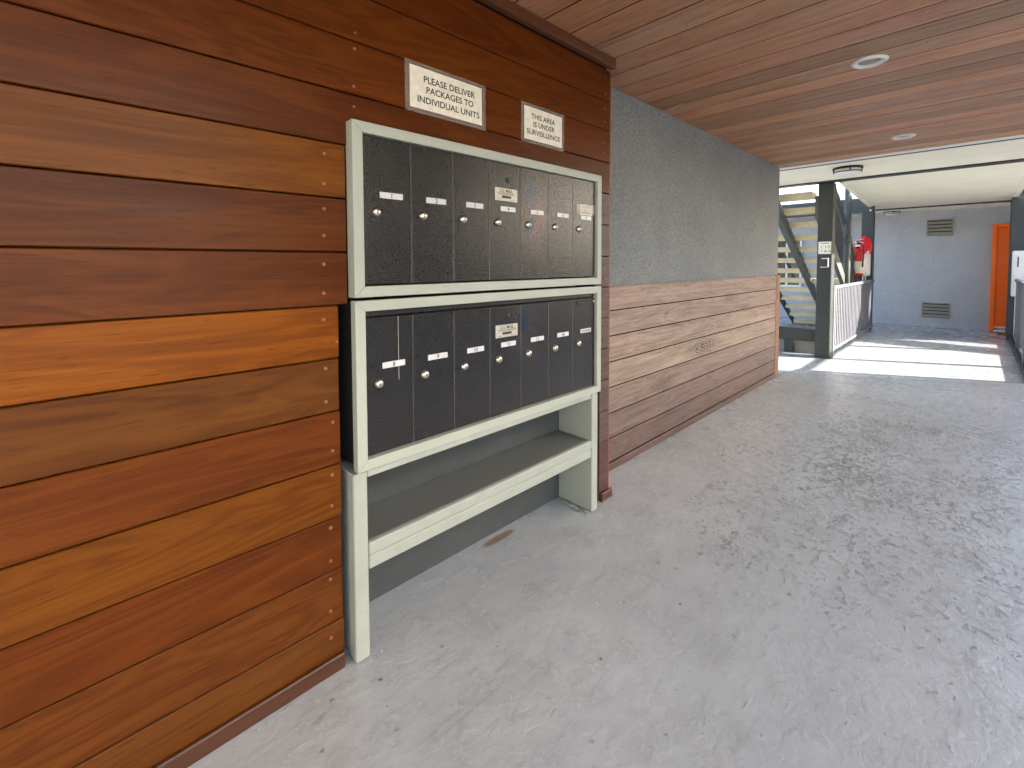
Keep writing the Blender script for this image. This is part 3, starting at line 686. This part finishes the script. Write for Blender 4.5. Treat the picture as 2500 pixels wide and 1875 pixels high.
part('gauge', lathe(B(), [(0.0001, -0.02), (0.026, -0.02), (0.028, 0.004)], EX-0.05, EY+0.02, 1.715, 14, 'X'), M['steel'], ex)
part('hose', tube(B(), [(EX-0.02, EY-0.03, 1.70), (EX-0.06, EY-0.10, 1.64), (EX-0.08, EY-0.10, 1.45), (EX-0.08, EY-0.09, 1.25)], 0.013, 8), M['black'], ex)
cv = thing('extinguisher_cover', (11.0, 1.52, 1.1), 'bright red vinyl cover pulled back over a white case by the extinguisher', 'cover')
bm = B()
prof = [(0.02, 1.84), (0.09, 1.815), (0.135, 1.75), (0.155, 1.68), (0.15, 1.60), (0.12, 1.53), (0.085, 1.47), (0.05, 1.45)]
rings = []
for j, (r_, z_) in enumerate(prof):
    ring = []
    for k in range(18):
        a = 2*math.pi*k/18; rr = r_*(1+0.16*math.sin(3*a+j*0.9)+0.09*math.sin(7*a+j*1.7))
        ring.append(bm.verts.new((11.02+rr*math.cos(a), 1.555+rr*math.sin(a)*0.9, z_+0.02*math.sin(2*a+j))))
    rings.append(ring)
for j in range(len(rings)-1):
    for k in range(18):
        f = bm.faces.new((rings[j][k], rings[j][(k+1) % 18], rings[j+1][(k+1) % 18], rings[j+1][k])); f.smooth = True
bm.faces.new(rings[0]); bm.faces.new(rings[-1]); bmesh.ops.recalc_face_normals(bm, faces=bm.faces[:])
part('vinyl_hood', bm, M['cloth'], cv)
pbox('case', (10.93, 11.22, 1.462, 1.645, 1.07, 1.60), M['white'], cv, 0.03, seg=3)
part('bracket', tube(B(), [(11.0, 1.55, 1.075), (11.0, 1.55, 0.96)], 0.012, 8), M['white'], cv)
part('bracket', tube(B(), [(11.15, 1.53, 1.075), (11.15, 1.53, 0.96)], 0.012, 8), M['white'], cv)

# ------------------------------------------------------------------ open stair
stt = thing('open_stair', (9.4, 2.2, 0), 'open riser stair with concrete treads and dark stringers behind the column', 'stairs')
XB, G_, ZB, RS = 11.2, 0.301, 0.108, 0.187
td = None
for i in range(15):
    xx, zz = XB-G_*i, ZB+RS*i
    if td is None: td = pbox('tread', (xx-0.02, xx+0.27, 1.672, 2.76, zz-0.085, zz), M['tread'], stt, 0.006); tdc = WL[td.name].copy()
    else: copy_part(td, (tdc.x-G_*i, tdc.y, tdc.z+RS*i), stt)
def string(name, y0, y1, top, dep, mat, x0=11.35, x1=6.85):
    zt = lambda x: ZB+RS/G_*(XB-x)
    pts = [(x0, max(zt(x0)+top, 0.0)), (x1, zt(x1)+top), (x1, zt(x1)+top-dep), (x0, max(zt(x0)+top-dep, 0.0)-0.001)]
    return part(name, prism(B(), pts, lambda p, s: (p[0], y0 if s == 0 else y1, p[1])), mat, stt)
string('carriage_beam', 2.10, 2.19, -0.065, 0.24, M['pipe'])
string('stringer', 2.765, 2.82, 0.05, 0.30, M['bluegrey'])
string('stringer', 1.612, 1.668, 0.05, 0.30, M['pipe'], x1=7.75)
string('guard_rail', 1.615, 1.66, 0.72, 0.06, M['pipe'], x1=7.75)
string('handrail', 1.615, 1.66, 1.02, 0.06, M['pipe'], x1=7.75)
string('handrail', 2.77, 2.815, 1.0, 0.06, M['pipe'])
pk = None
for i in range(27):
    xx = 11.25-0.128*i; zt = ZB+RS/G_*(XB-xx)
    if pk is None: pk = pbox('picket', (xx-0.010, xx+0.010, 1.63, 1.65, zt+0.03, zt+0.98), M['darkpicket'], stt); pc = WL[pk.name].copy()
    else: copy_part(pk, (xx, pc.y, pc.z+(zt-(ZB+RS/G_*(XB-11.25)))), stt)
gb = thing('timber_guard', (7.65, 1.9, 0), 'low dark timber beam on short posts left of the column foot', 'guard')
pbox('beam', (7.60, 7.68, 1.565, 2.75, 0.190, 0.372), M['steelgrey'], gb, 0.004)
for ya in (1.88, 2.5): pbox('post', (7.605, 7.675, ya, ya+0.11, 0.0, 0.1885), M['steelgrey'], gb, 0.004)
pbox('kick_panel', (7.70, 7.715, 1.57, 2.75, 0.0, 0.185), M['vent'], gb)

# ------------------------------------------------------------------ far building
fb = thing('grey_building', (12.7, 1.0, 0), 'blue grey stucco building with orange door at the end of the walkway', 'building')
pbox('wall', (12.60, 12.80, -1.30, 7.5, -0.1, 2.395), M['stucco_far'], fb)
pbox('wall', (12.60, 12.80, -9.0, -1.302, -0.1, 1.93), M['stucco_far'], fb)  # unseen low wall; gap above shaped to let a sun strip through
pbox('eave_soffit', (12.205, 12.695, -9.0, 7.5, 2.41, 2.46), M['soffit'], fb)
pbox('roof', (12.21, 14.2, -1.302, 7.5, 2.465, 2.66), M['bluegrey'], fb)
pbox('shadow_canopy', (12.21, 12.70, -9.0, -1.304, 2.465, 2.66), M['bluegrey'], fb)  # unseen, added narrow to shape the lit strip on the floor
for ya in (-8.9, -5.5, -2.6): pbox('shadow_canopy_post', (12.62, 12.69, ya, ya+0.07, 1.932, 2.408), M['bluegrey'], fb)  # posts holding up the added canopy, out of view
def vent(y0, y1, z0, z1):
    v = pbox('vent', (12.590, 12.5985, y0, y1, z0, z1), M['dark'], fb)
    fr = 0.022
    for b in ((y0-fr, y1+fr, z1, z1+fr), (y0-fr, y1+fr, z0-fr, z0), (y0-fr, y0, z0, z1), (y1, y1+fr, z0, z1)):
        pbox('vent_frame', (12.578, 12.5985, *b), M['vent'], v)
    n = 4
    for i in range(n):
        zc_ = z0+(z1-z0)*(i+0.5)/n; h = (z1-z0)/n
        part('slat', prism(B(), [(12.575, zc_-h*0.50), (12.579, zc_-h*0.50), (12.5895, zc_+h*0.25), (12.5855, zc_+h*0.25)], lambda p, s: (p[0], y0 if s == 0 else y1, p[1])), M['vent'], v)
vent(0.375, 0.727, 1.893, 2.180); vent(0.385, 0.760, 0.215, 0.485)
dr = pbox('door', (12.585, 12.5985, -1.10, -0.245, 0.075, 1.985), M['orange'], fb, 0.004)
pbox('door_frame', (12.53, 12.5985, -0.243, -0.178, 0.01, 2.055), M['orange'], dr, 0.004)
pbox('door_frame', (12.53, 12.5985, -1.17, -1.102, 0.01, 2.055), M['orange'], dr, 0.004)
pbox('door_frame', (12.53, 12.5985, -1.101, -0.244, 1.988, 2.055), M['orange'], dr, 0.004)
pbox('threshold', (12.50, 12.5985, -1.10, -0.245, 0.01, 0.035), M['white'], dr, 0.004)
pbox('kick_strip', (12.575, 12.5845, -1.10, -0.245, 0.078, 0.105), M['white'], dr)
wdn = pbox('window', (12.575, 12.5985, 2.95, 4.3, 0.75, 1.95), M['glass'], fb)
for y_ in (2.95, 3.25, 3.55, 3.85, 4.25): pbox('mullion', (12.555, 12.5745, y_, y_+0.045, 0.75, 1.95), M['white'], wdn)
for z_ in (0.75, 1.91): pbox('mullion', (12.552, 12.5545, 2.95, 4.3, z_, z_+0.04), M['white'], wdn)
tag(pbox('door_mat', (12.08, 12.45, -0.98, -0.285, 0.003, 0.022), M['mat'], None, 0.006), 'brown coir mat in front of the orange door', 'door mat')

# ------------------------------------------------------------------ unseen wall added behind the camera to bounce sunlight
bounce_wall = thing('unseen_bounce_wall', (-8.0, 0, 0), 'unseen cream wall added behind the camera to bounce light', 'building')
pbox('wall', (-6.4, -6.0, -5.0, 8.0, -0.1, 5.2), M['stucco_right'], bounce_wall)
